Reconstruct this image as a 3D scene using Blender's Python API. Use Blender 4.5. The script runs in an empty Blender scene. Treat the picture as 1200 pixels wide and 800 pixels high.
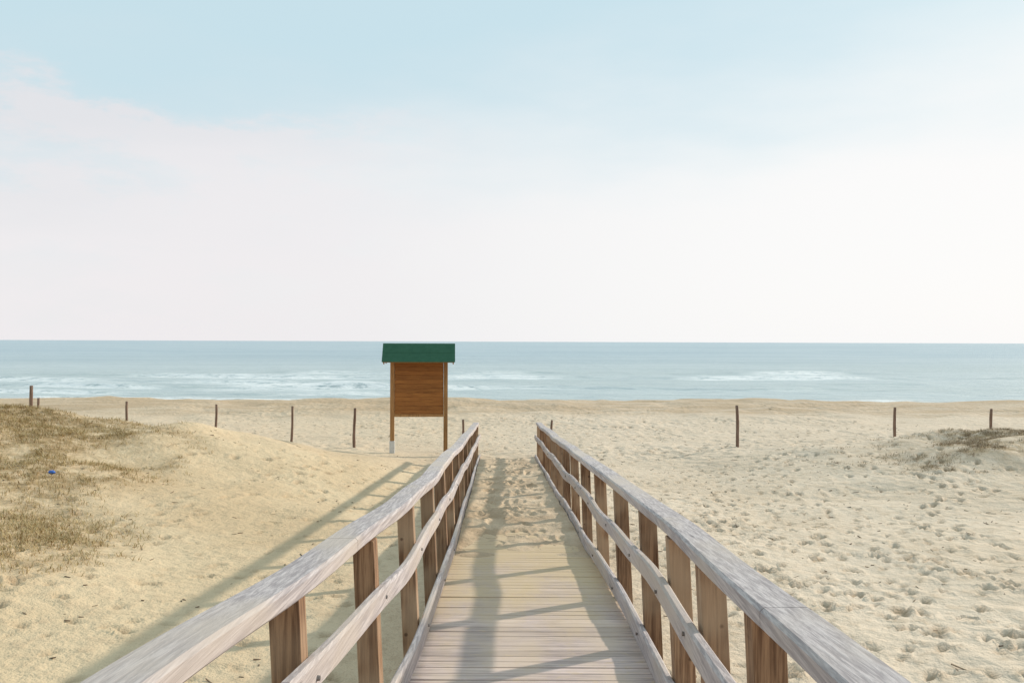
import bpy, bmesh, math, random
import numpy as np
from mathutils import Vector, Matrix
random.seed(7); rng=np.random.default_rng(11)
S=bpy.context.scene
H=3.1
# ---------------------------------------------------------------- helpers
def link(o,parent=None):
    S.collection.objects.link(o)
    if parent: o.parent=parent
    return o
def empty(name):
    e=bpy.data.objects.new(name,None); e.empty_display_size=.3
    return link(e)
def mesh_np(name,V,F,mat,parent=None,smooth=True,attrs=None):
    me=bpy.data.meshes.new(name)
    V=np.asarray(V,dtype=np.float32); F=np.asarray(F,dtype=np.int32)
    me.vertices.add(len(V)); me.vertices.foreach_set('co',V.ravel())
    n=F.shape[1]
    me.loops.add(F.size); me.loops.foreach_set('vertex_index',F.ravel())
    me.polygons.add(len(F)); me.polygons.foreach_set('loop_start',np.arange(0,F.size,n,dtype=np.int32))
    me.polygons.foreach_set('loop_total',np.full(len(F),n,dtype=np.int32))
    me.polygons.foreach_set('use_smooth',np.full(len(F),smooth,dtype=bool))
    me.update(calc_edges=True)
    if attrs:
        for k,a in attrs.items():
            at=me.attributes.new(k,'FLOAT','POINT'); at.data.foreach_set('value',np.asarray(a,dtype=np.float32).ravel())
    me.materials.append(mat)
    return link(bpy.data.objects.new(name,me),parent)
def grid_faces(ny,nx):
    i=np.arange(ny*nx).reshape(ny,nx)
    return np.stack([i[:-1,:-1].ravel(),i[:-1,1:].ravel(),i[1:,1:].ravel(),i[1:,:-1].ravel()],1)
def bm_obj(name,bm,mat,parent=None,bevel=0,smooth=False):
    bmesh.ops.recalc_face_normals(bm,faces=bm.faces)
    me=bpy.data.meshes.new(name); bm.to_mesh(me); bm.free()
    for m in (mat if isinstance(mat,list) else [mat]): me.materials.append(m)
    if smooth:
        for p in me.polygons: p.use_smooth=True
    o=link(bpy.data.objects.new(name,me),parent)
    if bevel:
        m=o.modifiers.new('b','BEVEL'); m.width=bevel; m.segments=2; m.limit_method='ANGLE'
    return o
def add_box(bm,c,s,rot=None,mi=0,jit=0):
    hx,hy,hz=s[0]/2,s[1]/2,s[2]/2
    vs=[]
    for dx,dy,dz in [(-1,-1,-1),(1,-1,-1),(1,1,-1),(-1,1,-1),(-1,-1,1),(1,-1,1),(1,1,1),(-1,1,1)]:
        p=Vector((dx*hx+random.uniform(-jit,jit),dy*hy+random.uniform(-jit,jit),dz*hz+random.uniform(-jit,jit)))
        if rot: p=rot@p
        vs.append(bm.verts.new(p+Vector(c)))
    for f in [(0,3,2,1),(4,5,6,7),(0,1,5,4),(1,2,6,5),(2,3,7,6),(3,0,4,7)]:
        fc=bm.faces.new([vs[i] for i in f]); fc.material_index=mi
def vnoise(x,y,seed,scale):
    r=np.random.default_rng(seed).random((257,257))
    x=x/scale; y=y/scale
    xi=np.floor(x).astype(int); yi=np.floor(y).astype(int)
    fx=x-xi; fy=y-yi; fx=fx*fx*(3-2*fx); fy=fy*fy*(3-2*fy)
    a=r[yi%256,xi%256]; b=r[yi%256,(xi+1)%256]; c=r[(yi+1)%256,xi%256]; d=r[(yi+1)%256,(xi+1)%256]
    return ((a*(1-fx)+b*fx)*(1-fy)+(c*(1-fx)+d*fx)*fy)*2-1
def sstep(a,b,x):
    t=np.clip((x-a)/(b-a),0,1); return t*t*(3-2*t)

# ---------------------------------------------------------------- node helpers
class M:
    def __init__(s,name):
        s.m=bpy.data.materials.new(name); s.m.use_nodes=True; s.t=s.m.node_tree
        s.b=s.t.nodes['Principled BSDF']; s.co=s.t.nodes.new('ShaderNodeTexCoord')
    def n(s,ty,**k):
        x=s.t.nodes.new(ty)
        for a,v in k.items(): setattr(x,a,v)
        return x
    def l(s,a,b): s.t.links.new(a,b)
    def map(s,scale,loc=(0,0,0),rot=(0,0,0)):
        m=s.n('ShaderNodeMapping'); m.inputs['Scale'].default_value=scale; m.inputs['Location'].default_value=loc
        m.inputs['Rotation'].default_value=rot
        s.l(s.co.outputs['Object'],m.inputs[0]); return m.outputs[0]
    def noise(s,vec,scale=1,detail=4,rough=.55,dist=0):
        x=s.n('ShaderNodeTexNoise'); s.l(vec,x.inputs['Vector']); x.inputs['Scale'].default_value=scale
        x.inputs['Detail'].default_value=detail; x.inputs['Roughness'].default_value=rough; x.inputs['Distortion'].default_value=dist
        return x.outputs['Fac']
    def rng(s,v,a,b,c=0,d=1,smooth=True):
        x=s.n('ShaderNodeMapRange'); s.l(v,x.inputs[0])
        if smooth: x.interpolation_type='SMOOTHSTEP'
        for i,q in zip((1,2,3,4),(a,b,c,d)): x.inputs[i].default_value=q
        return x.outputs[0]
    def mix(s,f,a,b,mode='MIX'):
        x=s.n('ShaderNodeMix',data_type='RGBA',blend_type=mode)
        for sock,v in ((x.inputs[0],f),(x.inputs[6],a),(x.inputs[7],b)):
            if isinstance(v,(int,float)): sock.default_value=v
            elif isinstance(v,tuple): sock.default_value=v+(1,)
            else: s.l(v,sock)
        return x.outputs[2]
    def math(s,op,a,b=0):
        x=s.n('ShaderNodeMath',operation=op)
        for i,v in ((0,a),(1,b)):
            if isinstance(v,(int,float)): x.inputs[i].default_value=v
            else: s.l(v,x.inputs[i])
        return x.outputs[0]
    def sep(s):
        x=s.n('ShaderNodeSeparateXYZ'); s.l(s.co.outputs['Object'],x.inputs[0]); return x.outputs
    def attr(s,name):
        x=s.n('ShaderNodeAttribute',attribute_name=name); return x.outputs['Fac']
    def bump(s,h,strength=.5,dist=.01,prev=None):
        x=s.n('ShaderNodeBump'); x.inputs['Strength'].default_value=strength; x.inputs['Distance'].default_value=dist
        s.l(h,x.inputs['Height'])
        if prev: s.l(prev,x.inputs['Normal'])
        return x.outputs[0]
    def out(s,col=None,rough=.8,nor=None,spec=.3):
        if col is not None:
            if isinstance(col,tuple): s.b.inputs['Base Color'].default_value=col+(1,)
            else: s.l(col,s.b.inputs['Base Color'])
        if isinstance(rough,float): s.b.inputs['Roughness'].default_value=rough
        else: s.l(rough,s.b.inputs['Roughness'])
        s.b.inputs['Specular IOR Level'].default_value=spec
        if nor: s.l(nor,s.b.inputs['Normal'])
        return s.m

def wood(name,light,dark,grain=(55,2.2,55),tint=None,bs=.5,knots=True,island=.25):
    m=M(name)
    g=m.noise(m.map(grain),1,4,.65,.3)
    g2=m.noise(m.map((grain[0]*3,grain[1]*2,grain[2]*3)),1,2,.6)
    big=m.noise(m.map((2.5,1.2,2.5)),1,2)
    c=m.mix(m.rng(g,.36,.66),dark,light)
    c=m.mix(m.rng(g2,.52,.75,0,.45),c,tuple(v*.5 for v in dark))
    if tint: c=m.mix(m.rng(big,.42,.66,0,.75),c,tint)
    if knots:
        v=m.n('ShaderNodeTexVoronoi'); m.l(m.map((7,1.6,7)),v.inputs['Vector']); v.inputs['Scale'].default_value=1
        c=m.mix(m.rng(v.outputs['Distance'],.05,.12,.7,0),c,tuple(v_*.35 for v_ in dark))
    geo=m.n('ShaderNodeNewGeometry')
    hsv=m.n('ShaderNodeHueSaturation'); m.l(c,hsv.inputs['Color'])
    m.l(m.rng(geo.outputs['Random Per Island'],0,1,1-island,1+island,False),hsv.inputs['Value'])
    return m,hsv.outputs[0],m.bump(g,bs,.006)

# ---------------------------------------------------------------- sand
def make_sand():
    m=M('beach_sand'); sx=m.sep()
    n1=m.noise(m.map((.35,.35,.35)),1,3,.6)
    n2=m.noise(m.map((5,5,5)),1,4,.65)
    n3=m.noise(m.map((55,55,55)),1,2,.7)
    warm=m.mix(m.rng(n1,.35,.65),(.60,.445,.275),(.68,.525,.34))
    pale=m.mix(m.rng(n1,.35,.65),(.64,.515,.385),(.72,.59,.455))
    c=m.mix(m.rng(sx[0],-4,3),warm,pale)
    c=m.mix(m.rng(sx[1],17,26,0,.6),c,(.68,.555,.43))
    c=m.mix(m.rng(n2,.45,.75,0,.5),c,(.46,.335,.215))
    c=m.mix(m.rng(n3,.52,.8,0,.5),c,(.30,.21,.135))
    nv=m.noise(m.map((3.5,3.5,3.5)),1,4,.7)
    vm=m.math('MULTIPLY',m.attr('veg'),m.rng(nv,.36,.58))
    c=m.mix(m.math('MULTIPLY',vm,.85),c,(.32,.215,.105))
    nd=m.noise(m.map((.25,1.2,1)),1,4,.7)
    yy=m.math('ADD',sx[1],m.math('MULTIPLY',nd,5))
    band=m.math('MULTIPLY',m.rng(yy,37,40.5),m.rng(yy,52,47))
    c=m.mix(m.math('MULTIPLY',band,m.rng(nd,.35,.6,.25,.7)),c,(.44,.31,.19))
    c=m.mix(m.rng(yy,50.5,53.5),c,(.34,.27,.20))
    c=m.mix(m.math('MULTIPLY',m.attr('dent'),.75),c,(.33,.225,.135))  # footprint hollows darkened in colour as painted shade; also browns the drift
    v=m.n('ShaderNodeTexVoronoi'); m.l(m.map((3.4,3.4,3.4)),v.inputs['Vector']); v.inputs['Scale'].default_value=1
    vt=m.math('MULTIPLY',m.math('MULTIPLY',v.outputs['Distance'],m.attr('tramp')),.06)
    h=m.math('ADD',m.math('ADD',vt,m.math('MULTIPLY',n2,.06)),m.math('MULTIPLY',n3,.007))
    return m.out(c,.95,m.bump(h,.85,1.0),.1)
SAND=make_sand()

# walkway curves ---------------------------------------------------------
Yk=np.array([-4,-1,0,1.86,2.87,3.67,5.25,7.2,10.3,14.75,22.5,26])
Dk=np.array([.38,.53,.60,.725,.820,.885,1.02,1.16,1.37,1.667,2.14,2.30])
Xk=np.array([-.10,-.08,-.05,-.025,.01,.04,.085,.085,.045,-.01,-.11,-.14])
yf=np.arange(-4,26,.05)
def smooth_interp(K,w=21):
    f=np.interp(yf,Yk,K); p=np.pad(f,w,mode='edge'); return np.convolve(p,np.ones(w)/w,'same')[w:-w]
Df=smooth_interp(Dk); Xf=smooth_interp(Xk)
RAILH=.97
def rz(y): return H-np.interp(y,yf,Df)       # top of handrail
def dz(y): return rz(y)-RAILH                # deck surface
def xc(y): return np.interp(y,yf,Xf)
def xd(y): return xc(y)+.05*np.clip(1-(y-8)/12,0,1)   # deck centre sits slightly right of the rails
DECK_END=22.4

def ellip(x,y,cx,cy,rx,ry):
    return 1-np.sqrt(((x-cx)/rx)**2+((y-cy)/ry)**2)
def ground_h(x,y):
    base=.34*(1-sstep(6,19,y))
    hl=np.interp(-x,[2.2,3.2,5.7,7.6,10,16],[0,.3,.78,1.15,1.55,1.7])
    yr=20.0-.25*np.clip(-x-3,0,10)
    near=.28+.72*np.exp(-((y-yr)/6.0)**2); far=.15+.85*np.exp(-((y-yr)/2.6)**2)
    beachfade=1-sstep(26,33,y)
    left=hl*np.where(y<yr,near,far)*beachfade
    left*=1+.15*vnoise(x,y,3,2.3)+.1*vnoise(x,y,4,1.0)
    hr=np.interp(x,[4.5,6.5,8,10.5,14],[0,.22,.5,.8,1.15])
    nr=.15+.85*np.exp(-((y-20.5)/3.8)**2); fr=.15+.85*np.exp(-((y-20.5)/3.0)**2)
    right=hr*np.where(y<20.5,nr,fr)*beachfade*(1+.25*vnoise(x,y,5,1.7)+.12*vnoise(x,y,6,.7))
    z=base*(1-sstep(0,.3,left)*.3)+left+right
    z+=.06*vnoise(x,y,8,3.1)+.035*vnoise(x,y,9,1.1)
    z+=np.clip(ellip(x,y,-7.5,9.5,3.5,3.0),0,1)*.35
    berm=.2*np.exp(-((y-41)/4.0)**2)*(1+.5*vnoise(x,y,12,4))
    z+=berm*1.0+(.05*vnoise(x,y,13,1.6)+.05*vnoise(x,y,14,.8))*sstep(30,38,y)*(1-sstep(47,50,y))
    slope=-.78*sstep(42,56,y)-2.5*sstep(56,110,y)
    z=z*(1-sstep(46,54,y))+slope
    return z
def cap_under_deck(x,y,z):
    inside=(np.abs(x-xc(y))<1.0)&(y<DECK_END+.1)
    lim=dz(y)-.09
    return np.where(inside,np.minimum(z,lim),z)

# grid -------------------------------------------------------------------
core=np.arange(-14,14.01,.055)
g=[];s=.08;p=core[-1]
while p<6000: s*=1.22; p+=s; g.append(p)
g=np.array(g); xs=np.concatenate([-g[::-1],core,g])
ys=[-5000,-1500,-500,-150,-50,-20,-9,-4,-1.5,0,1,1.5]
y=2.0
while y<11: ys.append(y); y+=.045
while y<24: ys.append(y); y+=.075
while y<36: ys.append(y); y+=.14
while y<60: ys.append(y); y+=.25
s=.3
while y<12000: ys.append(y); s*=1.25; y+=s
ys=np.array(ys); X,Y=np.meshgrid(xs,ys)
Z=ground_h(X,Y)
near=(np.abs(X)<15)&(Y<34)
tr=.22+.78*sstep(20,24,Y)*(1-sstep(36,48,Y))+.30*sstep(.5,3,X)*(1-sstep(18,24,Y))
tr=np.clip(tr*(.70+.9*vnoise(X,Y,21,2.4)),0,1)
Z+=np.where(near,.022*vnoise(X,Y,22,.33)*tr+.016*vnoise(X,Y,23,.17)*tr,0)
dent=np.zeros_like(Z)
def stamp(px,py,ang,L=.15,Wd=.062,depth=.035):
    r=L*2.0; depth*=1.35
    i0,i1=np.searchsorted(ys,[py-r,py+r]); j0,j1=np.searchsorted(xs,[px-r,px+r])
    if i1-i0<2 or j1-j0<2: return
    xx=X[i0:i1,j0:j1]-px; yy=Y[i0:i1,j0:j1]-py
    a=xx*math.cos(ang)+yy*math.sin(ang); b=-xx*math.sin(ang)+yy*math.cos(ang)
    q=np.sqrt((a/L)**2+(b/Wd)**2)
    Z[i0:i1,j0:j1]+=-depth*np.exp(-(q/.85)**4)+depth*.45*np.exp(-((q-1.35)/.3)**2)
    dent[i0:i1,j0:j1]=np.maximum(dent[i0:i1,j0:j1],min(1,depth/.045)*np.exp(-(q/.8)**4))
def track(x0,y0,ang,n,stride=.62):
    px,py=x0,y0
    for k in range(n):
        ang+=random.uniform(-.09,.09)
        px+=math.cos(ang)*stride; py+=math.sin(ang)*stride
        sd=.1*(1 if k%2 else -1)
        fx,fy=px-math.sin(ang)*sd,py+math.cos(ang)*sd
        if abs(fx-float(xc(fy)))<1.15 and fy<DECK_END: continue
        stamp(fx,fy,ang+random.uniform(-.2,.2),random.uniform(.11,.15),random.uniform(.045,.065),random.uniform(.02,.05))
for k in range(40):
    track(random.uniform(1.6,8),random.uniform(3,17),random.choice([1,-1])*random.uniform(.9,1.9),random.randint(8,22))
for k in range(22):
    track(random.uniform(1.4,12),random.uniform(5,20),random.uniform(0,6.28),random.randint(5,16))
for k in range(20):
    track(random.uniform(-7,-1.8),random.uniform(5,18),random.uniform(0,6.28),random.randint(4,12))
for k in range(90):
    track(random.uniform(-12,12),random.uniform(22.5,33),random.uniform(0,6.28),random.randint(6,18),.6)
for k in range(480):
    fx=1.3+abs(random.gauss(0,3.2)); fy=random.uniform(3,21)
    a=random.uniform(0,6.28); stamp(fx,fy,a,random.uniform(.05,.12),random.uniform(.03,.06),random.uniform(.01,.045))
for k in range(260):
    fx=-1.4-abs(random.gauss(0,2.6)); fy=random.uniform(4,19)
    stamp(fx,fy,random.uniform(0,6.28),random.uniform(.05,.12),random.uniform(.035,.06),random.uniform(.01,.035))
Z=cap_under_deck(X,Y,Z)
def veg_density(x,y):
    l=np.clip(ellip(x,y,-10.8,15.8,5.2,5.0),0,1)*1.7+np.clip(ellip(x,y,-6.9,10.4,2.4,3.0),0,1)*1.2
    r=np.clip(ellip(x,y,12.6,19.6,5.8,2.9),0,1)*1.5
    n=vnoise(x,y,31,1.5)*.7+vnoise(x,y,32,.5)*.6
    return np.clip((l+r)*1.8*(.45+n),0,1)
veg=np.clip(veg_density(X,Y)*.85+.9*np.clip(ellip(X,Y,-10.8,16.0,5.6,5.6),0,1)+.6*np.clip(ellip(X,Y,12.6,19.6,6,3.2),0,1),0,1)
V=np.stack([X.ravel(),Y.ravel(),Z.ravel()],1)
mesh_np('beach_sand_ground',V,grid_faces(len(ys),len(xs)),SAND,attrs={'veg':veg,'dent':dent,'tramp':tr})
def gz(x,y):
    return float(cap_under_deck(np.array([x]),np.array([y]),ground_h(np.array([x]),np.array([y])))[0])

# ---------------------------------------------------------------- dune grass
def make_grass(name,n,xr,yr_,hmin,hmax,cols,seed):
    r=np.random.default_rng(seed); V=[];F=[]
    pts=[]
    while len(pts)<n:
        x=r.uniform(*xr,4000); y=r.uniform(*yr_,4000)
        k=r.random(4000)<veg_density(x,y)**1.3*.9
        pts+=list(zip(x[k],y[k]))
    pts=np.array(pts[:n]); z0=ground_h(pts[:,0],pts[:,1])
    for (x,y),z in zip(pts,z0):
        hs=r.uniform(.5,1.2)
        for b in range(8):
            a=r.uniform(0,6.28); h=r.uniform(hmin,hmax)*hs; ln=r.uniform(.8,2.6)*h; w=r.uniform(.0025,.005)
            ox,oy=r.normal(0,.05,2)
            dx,dy=math.cos(a),math.sin(a)
            i=len(V)
            bx,by=x+ox,y+oy
            V+=[(bx-dy*w,by+dx*w,z-.02),(bx+dy*w,by-dx*w,z-.02),
                (bx+dx*ln*.4+dy*w*.8,by+dy*ln*.4-dx*w*.8,z+h*.7),(bx+dx*ln*.4-dy*w*.8,by+dy*ln*.4+dx*w*.8,z+h*.7),
                (bx+dx*ln+dy*w*.2,by+dy*ln-dx*w*.2,z+h),(bx+dx*ln-dy*w*.2,by+dy*ln+dx*w*.2,z+h)]
            F+=[(i,i+1,i+2,i+3),(i+3,i+2,i+4,i+5)]
    m=M(name+'_mat'); geo=m.n('ShaderNodeNewGeometry')
    c=m.mix(geo.outputs['Random Per Island'],cols[0],cols[1])
    return mesh_np(name,V,F,m.out(c,.8,None,.1),smooth=False)
make_grass('dune_grass',6500,(-15.5,-4.5),(7,21),.02,.085,((.29,.20,.085),(.54,.42,.22)),1)
make_grass('dune_grass',2600,(6.4,17.5),(15,22.3),.015,.07,((.22,.165,.11),(.47,.365,.24)),2)
def make_shade_debris():  # twig bits added; their dark specks stand in for shade in footprints
    r=np.random.default_rng(5); bm=bmesh.new()
    for k in range(1700):
        if k<850: x=r.uniform(1.5,14); y=r.uniform(3.5,22)
        elif k<1150: x=-r.uniform(1.5,10); y=r.uniform(5,20)
        else: x=r.uniform(-16,16); y=r.uniform(22,34)
        if abs(x)<1.2 and y<23: continue
        z=gz(x,y)+.004; L=r.uniform(.015,.09)*(1 if r.random()<.85 else 2); w=r.uniform(.004,.013)
        add_box(bm,(x,y,z),(L,w,w*.8),Matrix.Rotation(r.uniform(0,3.14),3,'Z')@Matrix.Rotation(r.uniform(-.3,.3),3,'Y'),jit=w*.25)
    m=M('shade_debris_mat'); geo=m.n('ShaderNodeNewGeometry')
    bm_obj('footprint_shade_debris',bm,m.out(m.mix(geo.outputs['Random Per Island'],(.07,.045,.03),(.33,.24,.16)),.9))
make_shade_debris()

# ---------------------------------------------------------------- sea
def make_sea():
    m=M('sea_water'); sx=m.sep()
    n1=m.noise(m.map((.02,.11,1)),1,4,.6); n2=m.noise(m.map((.25,1.1,1)),1,3,.6)
    n3=m.noise(m.map((.0025,.012,1)),1,4,.6)
    c=m.mix(m.rng(sx[1],55,260),(.47,.53,.52),(.345,.445,.49))
    c=m.mix(m.rng(n1,.4,.65,0,.55),c,(.54,.60,.61))
    c=m.mix(m.rng(n3,.45,.7,0,.55),c,(.25,.36,.42))
    c=m.mix(m.rng(n2,.5,.7,0,.5),c,(.24,.34,.375))
    c=m.mix(m.rng(sx[1],51.5,56,.6,0),c,(.50,.45,.37))
    f=m.math('MULTIPLY',m.attr('foam'),m.rng(m.noise(m.map((.9,2.2,1)),1,4,.7),.34,.52))
    c=m.mix(f,c,(.9,.9,.88))
    h=m.noise(m.map((.4,1.4,1)),1,5,.7)
    nor=m.bump(h,.9,.35)
    return m.out(c,.35,nor,.4)
sxs=np.arange(-45,45.01,.3); gg=[];p=45;s=.5
while p<9000: s*=1.3;p+=s;gg.append(p)
gg=np.array(gg); sxs=np.concatenate([-gg[::-1],sxs,gg])
sy=[];y=47.
while y<110: sy.append(y); y+=.25
s=.28
while y<12000: s*=1.12; y+=s; sy.append(y)
sy=np.array(sy); SX,SY=np.meshgrid(sxs,sy)
wob=vnoise(SX,SY*0+3,41,9)*1.4+vnoise(SX,SY*.3,42,25)*3
SZ=np.full_like(SX,-.6)
foam=np.zeros_like(SX)
for y0,amp,wd,sd,th in [(55.5,.12,.7,51,.0),(61,.2,.9,52,.05),(68.5,.36,1.1,53,.05),(77,.34,1.4,54,.15),(88,.34,1.8,55,.3),(101,.3,2.2,56,.4)]:
    am=np.clip(.35+.9*vnoise(SX,SY*0+y0,sd,11)+.25*sstep(5,-15,SX)*(SX<5),0,1.2)
    yc=y0+wob+vnoise(SX,SY*0,sd+20,4)*.5
    t=(SY-yc)/wd
    pr=np.where(t<0,np.exp(-(t/.55)**2),np.exp(-(t/1.6)**2))
    SZ+=amp*am*pr
    fm=np.clip((am-.38-th*.6)*2.5,0,1)*np.exp(-((t+.6)/.9)**2)
    foam=np.maximum(foam,fm)
t=(SY-(67.5+.05*(SX+15)+vnoise(SX,SY*0,77,2)*.5)); e=np.exp(-((SX+16)/6.5)**4)
foam=np.maximum(foam,e*np.exp(-((t+1.2)/2.8)**2)); SZ+=.3*e*np.exp(-(t/1.0)**2)
edge=50.6+vnoise(SX,SY*0,71,6)*1.2
foam=np.maximum(foam,.9*np.exp(-((SY-edge)/.5)**2)*np.clip(.6+vnoise(SX,SY*0,72,5),0,1))
foam=np.maximum(foam,.7*np.exp(-((SY-edge-2.6-vnoise(SX,SY*0,73,7))/.4)**2)*np.clip(.2+1.3*vnoise(SX,SY*0,74,7),0,1))
SZ+=.03*vnoise(SX,SY,61,1.5)+.04*vnoise(SX,SY,62,3)
mesh_np('sea_water',np.stack([SX.ravel(),SY.ravel(),SZ.ravel()],1),grid_faces(len(sy),len(sxs)),make_sea(),attrs={'foam':foam})

# ---------------------------------------------------------------- boardwalk
mm,c,nb=wood('weathered_rail_wood',(.60,.535,.52),(.345,.30,.30),grain=(75,1.1,75),tint=(.53,.45,.385),island=.08); RAILW=mm.out(c,.75,nb,.25)
mm,c,nb=wood('post_wood',(.34,.205,.12),(.14,.075,.042),grain=(50,50,2.2),tint=(.38,.27,.18),island=.2); POSTW=mm.out(c,.8,nb,.2)
mm,c,nb=wood('deck_wood',(.64,.52,.475),(.40,.315,.29),grain=(2,40,40),tint=(.60,.475,.385),island=.15,knots=False)
sx=mm.sep()
na=mm.noise(mm.map((2.2,.9,1)),1,4,.7)
yy=mm.math('ADD',sx[1],mm.math('MULTIPLY',na,8))
msk=mm.rng(yy,8.5,13)
n5=mm.noise(mm.map((9,14,1)),1,4,.7)
msk=mm.math('MAXIMUM',mm.math('MULTIPLY',msk,mm.rng(n5,.2,.5,.4,1)),mm.rng(n5,.54,.70,0,.6))
c=mm.mix(msk,c,(.59,.45,.29)); DECKW=mm.out(c,.85,nb,.2)

board=empty('wooden_boardwalk')
bm=bmesh.new(); y=-2.0
while y<DECK_END:
    w=.118; yc_=y+w/2; sl=math.atan2(float(dz(yc_+.1)-dz(yc_-.1)),.2)
    rot=Matrix.Rotation(sl+random.uniform(-.006,.006),3,'X')@Matrix.Rotation(random.uniform(-.004,.004),3,'Y')@Matrix.Rotation(random.uniform(-.004,.004),3,'Z')
    add_box(bm,(float(xd(yc_))+random.uniform(-.008,.008),yc_,float(dz(yc_))-.02+random.uniform(-.002,.002)),(1.50,w-random.uniform(.006,.012),.04),rot,jit=.001)
    y+=w
bm_obj('deck_boards',bm,DECKW,board,bevel=.004)
def sweep(off,zoff,w,h,y0,y1,step,wobx=0,wobz=0,seed=0,rnd=.012,cf=None):
    cf=cf or xc
    r=random.Random(seed); ph=[r.uniform(0,6.28) for _ in range(6)]
    n=max(2,int((y1-y0)/step)); V=[];F=[]
    b=min(rnd,w*.3,h*.3); prof=[(-w/2+b,-h/2),(w/2-b,-h/2),(w/2,-h/2+b),(w/2,h/2-b),(w/2-b,h/2),(-w/2+b,h/2),(-w/2,h/2-b),(-w/2,-h/2+b)]
    for i in range(n+1):
        y=y0+(y1-y0)*i/n
        ax=wobx*(math.sin(y*1.1+ph[0])+.5*math.sin(y*2.7+ph[1])); az=wobz*(math.sin(y*1.35+ph[2])+.5*math.sin(y*3.1+ph[3]))
        tw=.02*math.sin(y*.8+ph[4])
        cx=float(cf(y))+off+ax; cz=float(rz(y))-zoff+az
        for px,pz in prof: V.append((cx+px*math.cos(tw)-pz*math.sin(tw),y,cz+pz*math.cos(tw)+px*math.sin(tw)))
    for i in range(n):
        for k in range(8):
            a=i*8+k; b2=i*8+(k+1)%8; F.append((a,b2,b2+8,a+8))
    return V,F,n
def beam(name,parent,mat,segs,**kw):
    bm=bmesh.new()
    for k,(a,b) in enumerate(segs):
        V,F,n=sweep(y0=a,y1=b,step=.12,**kw)
        vs=[bm.verts.new(v) for v in V]
        for f in F: bm.faces.new([vs[i] for i in f])
        bm.faces.new(vs[:8][::-1]); bm.faces.new(vs[-8:])
    return bm_obj(name,bm,mat,parent)
def segs(start,end,L,gap=.006):
    out=[];a=start
    while a<end: out.append((a,min(a+L,end)-gap)); a+=L
    return out
for off in (-.55,.55):
    beam('joist',board,POSTW,[(-2,DECK_END)],off=off,zoff=RAILH+.045+.085,w=.08,h=.16,cf=xd)
# sand drift over the far part of the deck
dx=np.arange(-.70,.7001,.02); dy=np.arange(6.0,24.8,.035); DX,DY=np.meshgrid(dx,dy)
amt=-.055+.085*sstep(7.0,11.2,DY)+.024*vnoise(DX,DY,81,1.3)+.024*vnoise(DX,DY,82,.45)+.018*vnoise(DX,DY,83,.2)*sstep(8,12,DY)+.03*np.abs(DX/.7)**3*sstep(6.5,11,DY)
amt+=.04*sstep(13,20,DY); amt-=.16*sstep(22.8,24.8,DY)
for k in range(150):
    px=random.uniform(-.5,.5); py=random.uniform(9.5,22); a=random.choice([0,math.pi])+math.pi/2+random.uniform(-.3,.3)
    xx=DX-px; yy_=DY-py; u=xx*math.cos(a)+yy_*math.sin(a); v=-xx*math.sin(a)+yy_*math.cos(a); q=np.sqrt((u/.15)**2+(v/.06)**2)
    amt+=-.028*np.exp(-(q/.85)**4)+.012*np.exp(-((q-1.35)/.3)**2)
DZ=dz(DY)+amt
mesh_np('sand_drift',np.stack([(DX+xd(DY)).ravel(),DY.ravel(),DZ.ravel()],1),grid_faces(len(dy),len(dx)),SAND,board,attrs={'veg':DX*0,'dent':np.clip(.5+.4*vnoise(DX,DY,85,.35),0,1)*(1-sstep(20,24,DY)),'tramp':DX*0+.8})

postL=[-.1,1.5,3.05,4.4,5.9]+[5.9+1.5*k for k in range(1,11)]+[22.25]
postR=[.2,1.6,2.8,3.68,4.55,5.7,7.1]+[7.1+1.5*k for k in range(1,10)]+[22.25]
for side,posts,jo in ((-1,postL,1.05),(1,postR,-.35)):
    R=empty('wooden_railing')
    beam('handrail',R,RAILW,segs(jo-3,DECK_END+.15,2.95),off=side*.825,zoff=.035,w=.155,h=.07,wobx=.008,wobz=.006,seed=3+side)
    beam('middle_rail',R,RAILW,segs(jo-2.2,DECK_END+.1,3.9),off=side*.732,zoff=.37,w=.05,h=.115,wobx=.003,wobz=.017,seed=8+side)
    beam('toe_board',R,RAILW,segs(jo-2,DECK_END-.05,3.9),off=side*.732,zoff=RAILH-.075,w=.045,h=.14,wobx=.004,wobz=.012,seed=13+side,cf=xd)
    bm=bmesh.new()
    for y in posts:
        top=float(rz(y))-.075; x=float(xc(y))+side*.82; xb=float(xd(y))+side*.82; bot=min(gz(x,y),float(dz(y)))-.3
        ln=(x-xb)/RAILH
        rot=Matrix.Rotation(ln+random.uniform(-.004,.004),3,'Y')@Matrix.Rotation(random.uniform(-.03,.03),3,'Z')
        cz=(top+bot)/2; cx=x-ln*(top-cz)
        add_box(bm,(cx,y,cz),(.11,.105,top-bot),rot)
    bm_obj('posts',bm,POSTW,R,bevel=.006)
    bm=bmesh.new()
    for y in posts:
        for zo,cf in ((.37,xc),(RAILH-.075,xd)):
            mt=Matrix.Translation((float(cf(y))+side*.704,y,float(rz(y))-zo))@Matrix.Rotation(math.pi/2,4,'Y')
            bmesh.ops.create_cone(bm,cap_ends=True,segments=8,radius1=.011,radius2=.009,depth=.012,matrix=mt)
    mb=M('bolt_steel'); mb.b.inputs['Metallic'].default_value=.8
    bm_obj('bolts',bm,mb.out((.25,.22,.2),.5),R)

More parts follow.
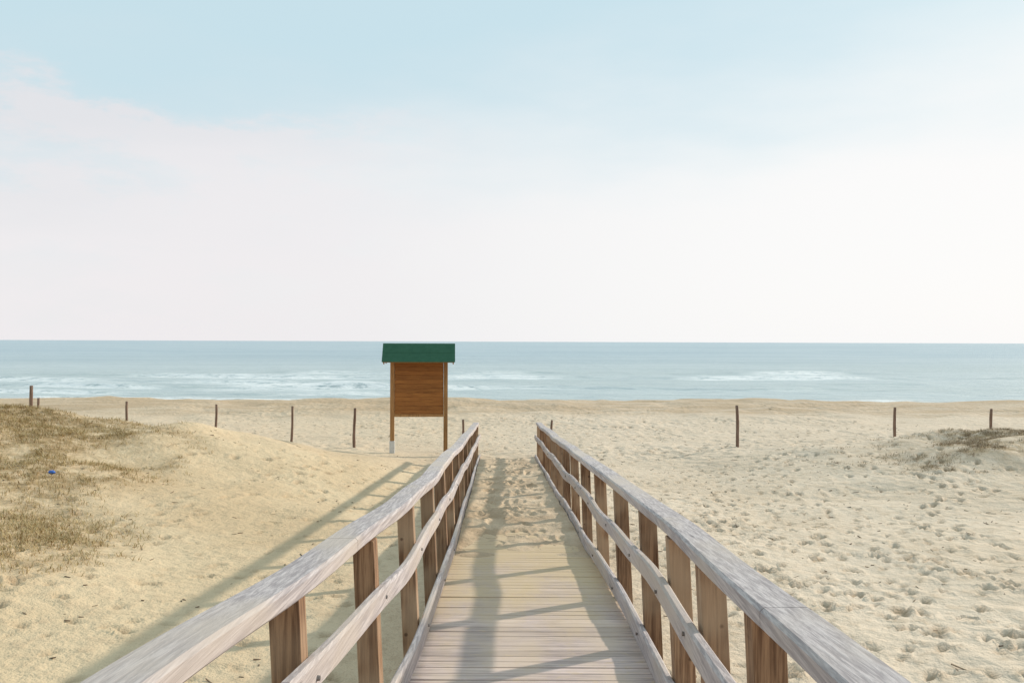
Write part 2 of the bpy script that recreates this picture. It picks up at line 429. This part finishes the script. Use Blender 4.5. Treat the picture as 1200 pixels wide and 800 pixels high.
# ---------------------------------------------------------------- notice board
nbx,nby=-2.50,23.0
K=empty('notice_board'); K.location=(nbx,nby,0); K.rotation_euler=(0,0,math.radians(4))
mm,c,nb=wood('board_wood',(.36,.145,.035),(.22,.08,.018),grain=(2.5,40,40),tint=(.29,.11,.026),island=.12,knots=False); BW=mm.out(c,.7,nb,.3)
mm,c,nb=wood('board_post_wood',(.44,.23,.085),(.24,.12,.045),grain=(40,40,2),tint=(.32,.16,.06)); BP=mm.out(c,.7,nb,.3)
bm=bmesh.new()
for sx_ in (-1,1): add_box(bm,(sx_*.715,0,1.30),(.11,.11,3.2))
bm_obj('legs',bm,BP,K,bevel=.006)
bm=bmesh.new(); z=1.13
while z<2.50:
    add_box(bm,(0,-.012,z+.058),(1.31,.04,.1155),jit=.0006); z+=.117
bm_obj('panel_planks',bm,BW,K,bevel=.006)
bm=bmesh.new(); add_box(bm,(0,.022,1.82),(1.31,.02,1.40)); bm_obj('panel_back',bm,BW,K)
bm=bmesh.new()
for z in (1.10,2.54): add_box(bm,(0,-.012,z),(1.312,.085,.07))
bm_obj('panel_frame',bm,BP,K,bevel=.005)
RZ,EZ,HD=3.02,2.545,.46
def roofmat():
    m=M('green_roof_felt'); n=m.noise(m.map((8,8,8)),1,4,.6); n2=m.noise(m.map((90,90,90)),1,2)
    c=m.mix(n,(.025,.085,.05),(.055,.145,.09)); return m.out(c,.9,m.bump(n2,.4,.004),.15)
GR=roofmat()
bm=bmesh.new(); ang=math.atan2(RZ-EZ,HD); Ls=math.hypot(RZ-EZ,HD)
for sg in (-1,1):
    rot=Matrix.Rotation(-sg*ang,3,'X')
    nrm=Vector((0,sg*math.sin(ang),math.cos(ang)))
    for k in range(4):
        L=Ls/4+.02; t=(k+.5)/4
        pos=Vector((0,sg*HD*t,RZ+(EZ-RZ)*t))+nrm*(.012+.004*(k%2))
        add_box(bm,pos,(1.93,L,.012),rot)
bm_obj('roof_felt',bm,GR,K)
bm=bmesh.new()
for sg in (-1,1):
    rot=Matrix.Rotation(-sg*ang,3,'X'); nrm=Vector((0,sg*math.sin(ang),math.cos(ang)))
    add_box(bm,Vector((0,sg*HD/2,(RZ+EZ)/2))-nrm*.012,(1.88,Ls-.01,.024),rot)
    for sx_ in (-1,1): add_box(bm,Vector((sx_*.915,sg*(HD/2),(RZ+EZ)/2))-nrm*.06,(.03,Ls-.03,.085),rot)
bm_obj('roof_boards',bm,BP,K)
bm=bmesh.new()
for sx_ in (-1,1):
    xx=.70
    a=[bm.verts.new((sx_*(xx+.02),-HD+.06,EZ+.02)),bm.verts.new((sx_*(xx+.02),HD-.06,EZ+.02)),bm.verts.new((sx_*(xx+.02),0,RZ-.06))]
    b=[bm.verts.new((sx_*(xx-.02),v.co.y,v.co.z)) for v in a]
    bm.faces.new(a); bm.faces.new(b[::-1])
    for i in range(3): bm.faces.new((a[i],b[i],b[(i+1)%3],a[(i+1)%3]))
bm_obj('gable_ends',bm,BP,K)
bm=bmesh.new(); add_box(bm,(-.715,0,.16),(.14,.14,.52))
m=M('galvanised_shoe'); bm_obj('post_shoe',bm,m.out(m.mix(m.noise(m.map((12,12,12))),(.50,.48,.45),(.68,.66,.63)),.6),K,bevel=.01)

# ---------------------------------------------------------------- fence posts
mm,c,nb=wood('driftwood',(.27,.18,.13),(.13,.08,.06),grain=(50,50,3),island=.2); FP=mm.out(c,.85,nb,.2)
def fence_post(px,Yd,top_py,r=.035,rad_top=.8):
    x=(px-600)/1000*Yd; zt=H-(top_py-399)/1000*Yd; zb=gz(x,Yd)-.3
    bm=bmesh.new(); n=9; rings=[]; lean=random.uniform(-.04,.04)
    for i in range(n+1):
        t=i/n; rr=r*(1+(rad_top-1)*t); cx=lean*t*(zt-zb)+.008*math.sin(t*7+px); ring=[]
        for k in range(9):
            a=k/9*6.283; q=rr*(1+random.uniform(-.1,.1)); ring.append(bm.verts.new((cx-lean*(zt-zb)+q*math.cos(a),q*math.sin(a),zb+(zt-zb)*t+(random.uniform(-.015,.015) if i==n else 0))))
        rings.append(ring)
    for i in range(n):
        for k in range(9): bm.faces.new((rings[i][k],rings[i][(k+1)%9],rings[i+1][(k+1)%9],rings[i+1][k]))
    bm.faces.new(rings[-1]); bm.faces.new(rings[0][::-1])
    o=bm_obj('fence_post',bm,FP,smooth=True); o.location=(x,Yd,0); return o
for px,Yd,tp,r in [(416,24,478,.045),(343.5,24.5,476,.04),(254,25,474,.04),(149,25,471,.04),(45,24.5,467,.04),(37,24,453,.055),
                (864,24.2,473,.05),(1049,24,475,.045),(1162,24.5,476,.045),(1290,25,478,.045),(-60,24.5,470,.045),(543,24.6,491,.04),(647,24.6,491,.04)]:
    fence_post(px,Yd,tp,r)

# ---------------------------------------------------------------- litter on the dune
bm=bmesh.new()
bmesh.ops.create_icosphere(bm,subdivisions=2,radius=.05)
for v in bm.verts: v.co=Vector((v.co.x*1.2,v.co.y*.8,v.co.z*.7))*(1+random.uniform(-.18,.18))
m=M('blue_plastic'); o=bm_obj('crumpled_plastic_litter',bm,m.out((.05,.16,.55),.4)); o.location=(-7.6,14.1,gz(-7.6,14.1)+.03)

# ---------------------------------------------------------------- world, sun
AZ=math.radians(56); EL=math.atan(math.sin(AZ)/1.88)
W=bpy.data.worlds.new('World'); S.world=W; W.use_nodes=True; t=W.node_tree; N=t.nodes; Lk=t.links
bg=N['Background']; bg.inputs['Strength'].default_value=.1
sky=N.new('ShaderNodeTexSky'); sky.sky_type='NISHITA'; sky.sun_disc=False; sky.sun_elevation=EL; sky.sun_rotation=AZ
sky.air_density=1.0; sky.dust_density=2.0; sky.ozone_density=1.2
tc=N.new('ShaderNodeTexCoord'); sp=N.new('ShaderNodeSeparateXYZ'); Lk.new(tc.outputs['Generated'],sp.inputs[0])
def nzs(scale,s,detail,rough):
    mp=N.new('ShaderNodeMapping'); mp.inputs['Scale'].default_value=scale; Lk.new(tc.outputs['Generated'],mp.inputs[0])
    nz=N.new('ShaderNodeTexNoise'); nz.inputs['Scale'].default_value=s; nz.inputs['Detail'].default_value=detail; nz.inputs['Roughness'].default_value=rough; Lk.new(mp.outputs[0],nz.inputs['Vector'])
    return nz.outputs['Fac']
def ma(op,a,b):
    x=N.new('ShaderNodeMath'); x.operation=op
    for i,v in ((0,a),(1,b)):
        if isinstance(v,(int,float)): x.inputs[i].default_value=v
        else: Lk.new(v,x.inputs[i])
    return x.outputs[0]
def mrn(v,a,b,c,d):
    mr=N.new('ShaderNodeMapRange'); mr.interpolation_type='SMOOTHSTEP'; Lk.new(v,mr.inputs[0])
    for i,q in zip((1,2,3,4),(a,b,c,d)): mr.inputs[i].default_value=q
    return mr.outputs[0]
def wm(f,a,b):
    mx=N.new('ShaderNodeMix'); mx.data_type='RGBA'
    if isinstance(f,float): mx.inputs[0].default_value=f
    else: Lk.new(f,mx.inputs[0])
    for s_,v in ((mx.inputs[6],a),(mx.inputs[7],b)):
        if isinstance(v,tuple): s_.default_value=v+(1,)
        else: Lk.new(v,s_)
    return mx.outputs[2]
zz=ma('ADD',ma('ADD',sp.outputs[2],ma('MULTIPLY',nzs((2.2,2.2,7.5),1.6,5,.5),-.20)),ma('MULTIPLY',sp.outputs[0],-.12))
up=mrn(zz,.0,.27,0,1)
haze=wm(mrn(sp.outputs[0],-.5,.4,0,1),(8.6,8.5,8.65),(9.7,9.65,9.6))
blue=(6.4,8.3,9.0)
col=wm(up,haze,blue)
cl=nzs((3.0,3.0,8.0),2.6,7,.6)
top=ma('ADD',sp.outputs[2],ma('MULTIPLY',cl,-.20))
cm=ma('MULTIPLY',mrn(top,.165,.12,0,1),mrn(sp.outputs[0],.05,-.35,0,1))
cm=ma('MULTIPLY',cm,mrn(cl,.36,.56,.25,.85))
col=wm(cm,col,(8.9,8.6,8.75))
col=wm(mrn(up,0,1,.97,.86),sky.outputs[0],col)
Lk.new(col,bg.inputs['Color'])
sd=bpy.data.lights.new('sun','SUN'); sd.energy=3.7; sd.angle=math.radians(1.4); sd.color=(1,.91,.79)
so=link(bpy.data.objects.new('sun',sd))
dirv=Vector((math.sin(AZ)*math.cos(EL),math.cos(AZ)*math.cos(EL),math.sin(EL)))
so.rotation_euler=dirv.to_track_quat('Z','Y').to_euler(); so.location=dirv*50

# ---------------------------------------------------------------- camera
cd=bpy.data.cameras.new('camera'); cd.sensor_width=36; cd.lens=30; cd.clip_end=30000; cd.clip_start=.05
cam=link(bpy.data.objects.new('camera',cd))
cam.matrix_world=Matrix.Translation((0,0,H))@Matrix.Rotation(math.radians(90),4,'X')@Matrix.Rotation(math.radians(.2),4,'Z')
S.camera=cam
S.view_settings.view_transform='Standard'; S.view_settings.look='None'; S.view_settings.exposure=0
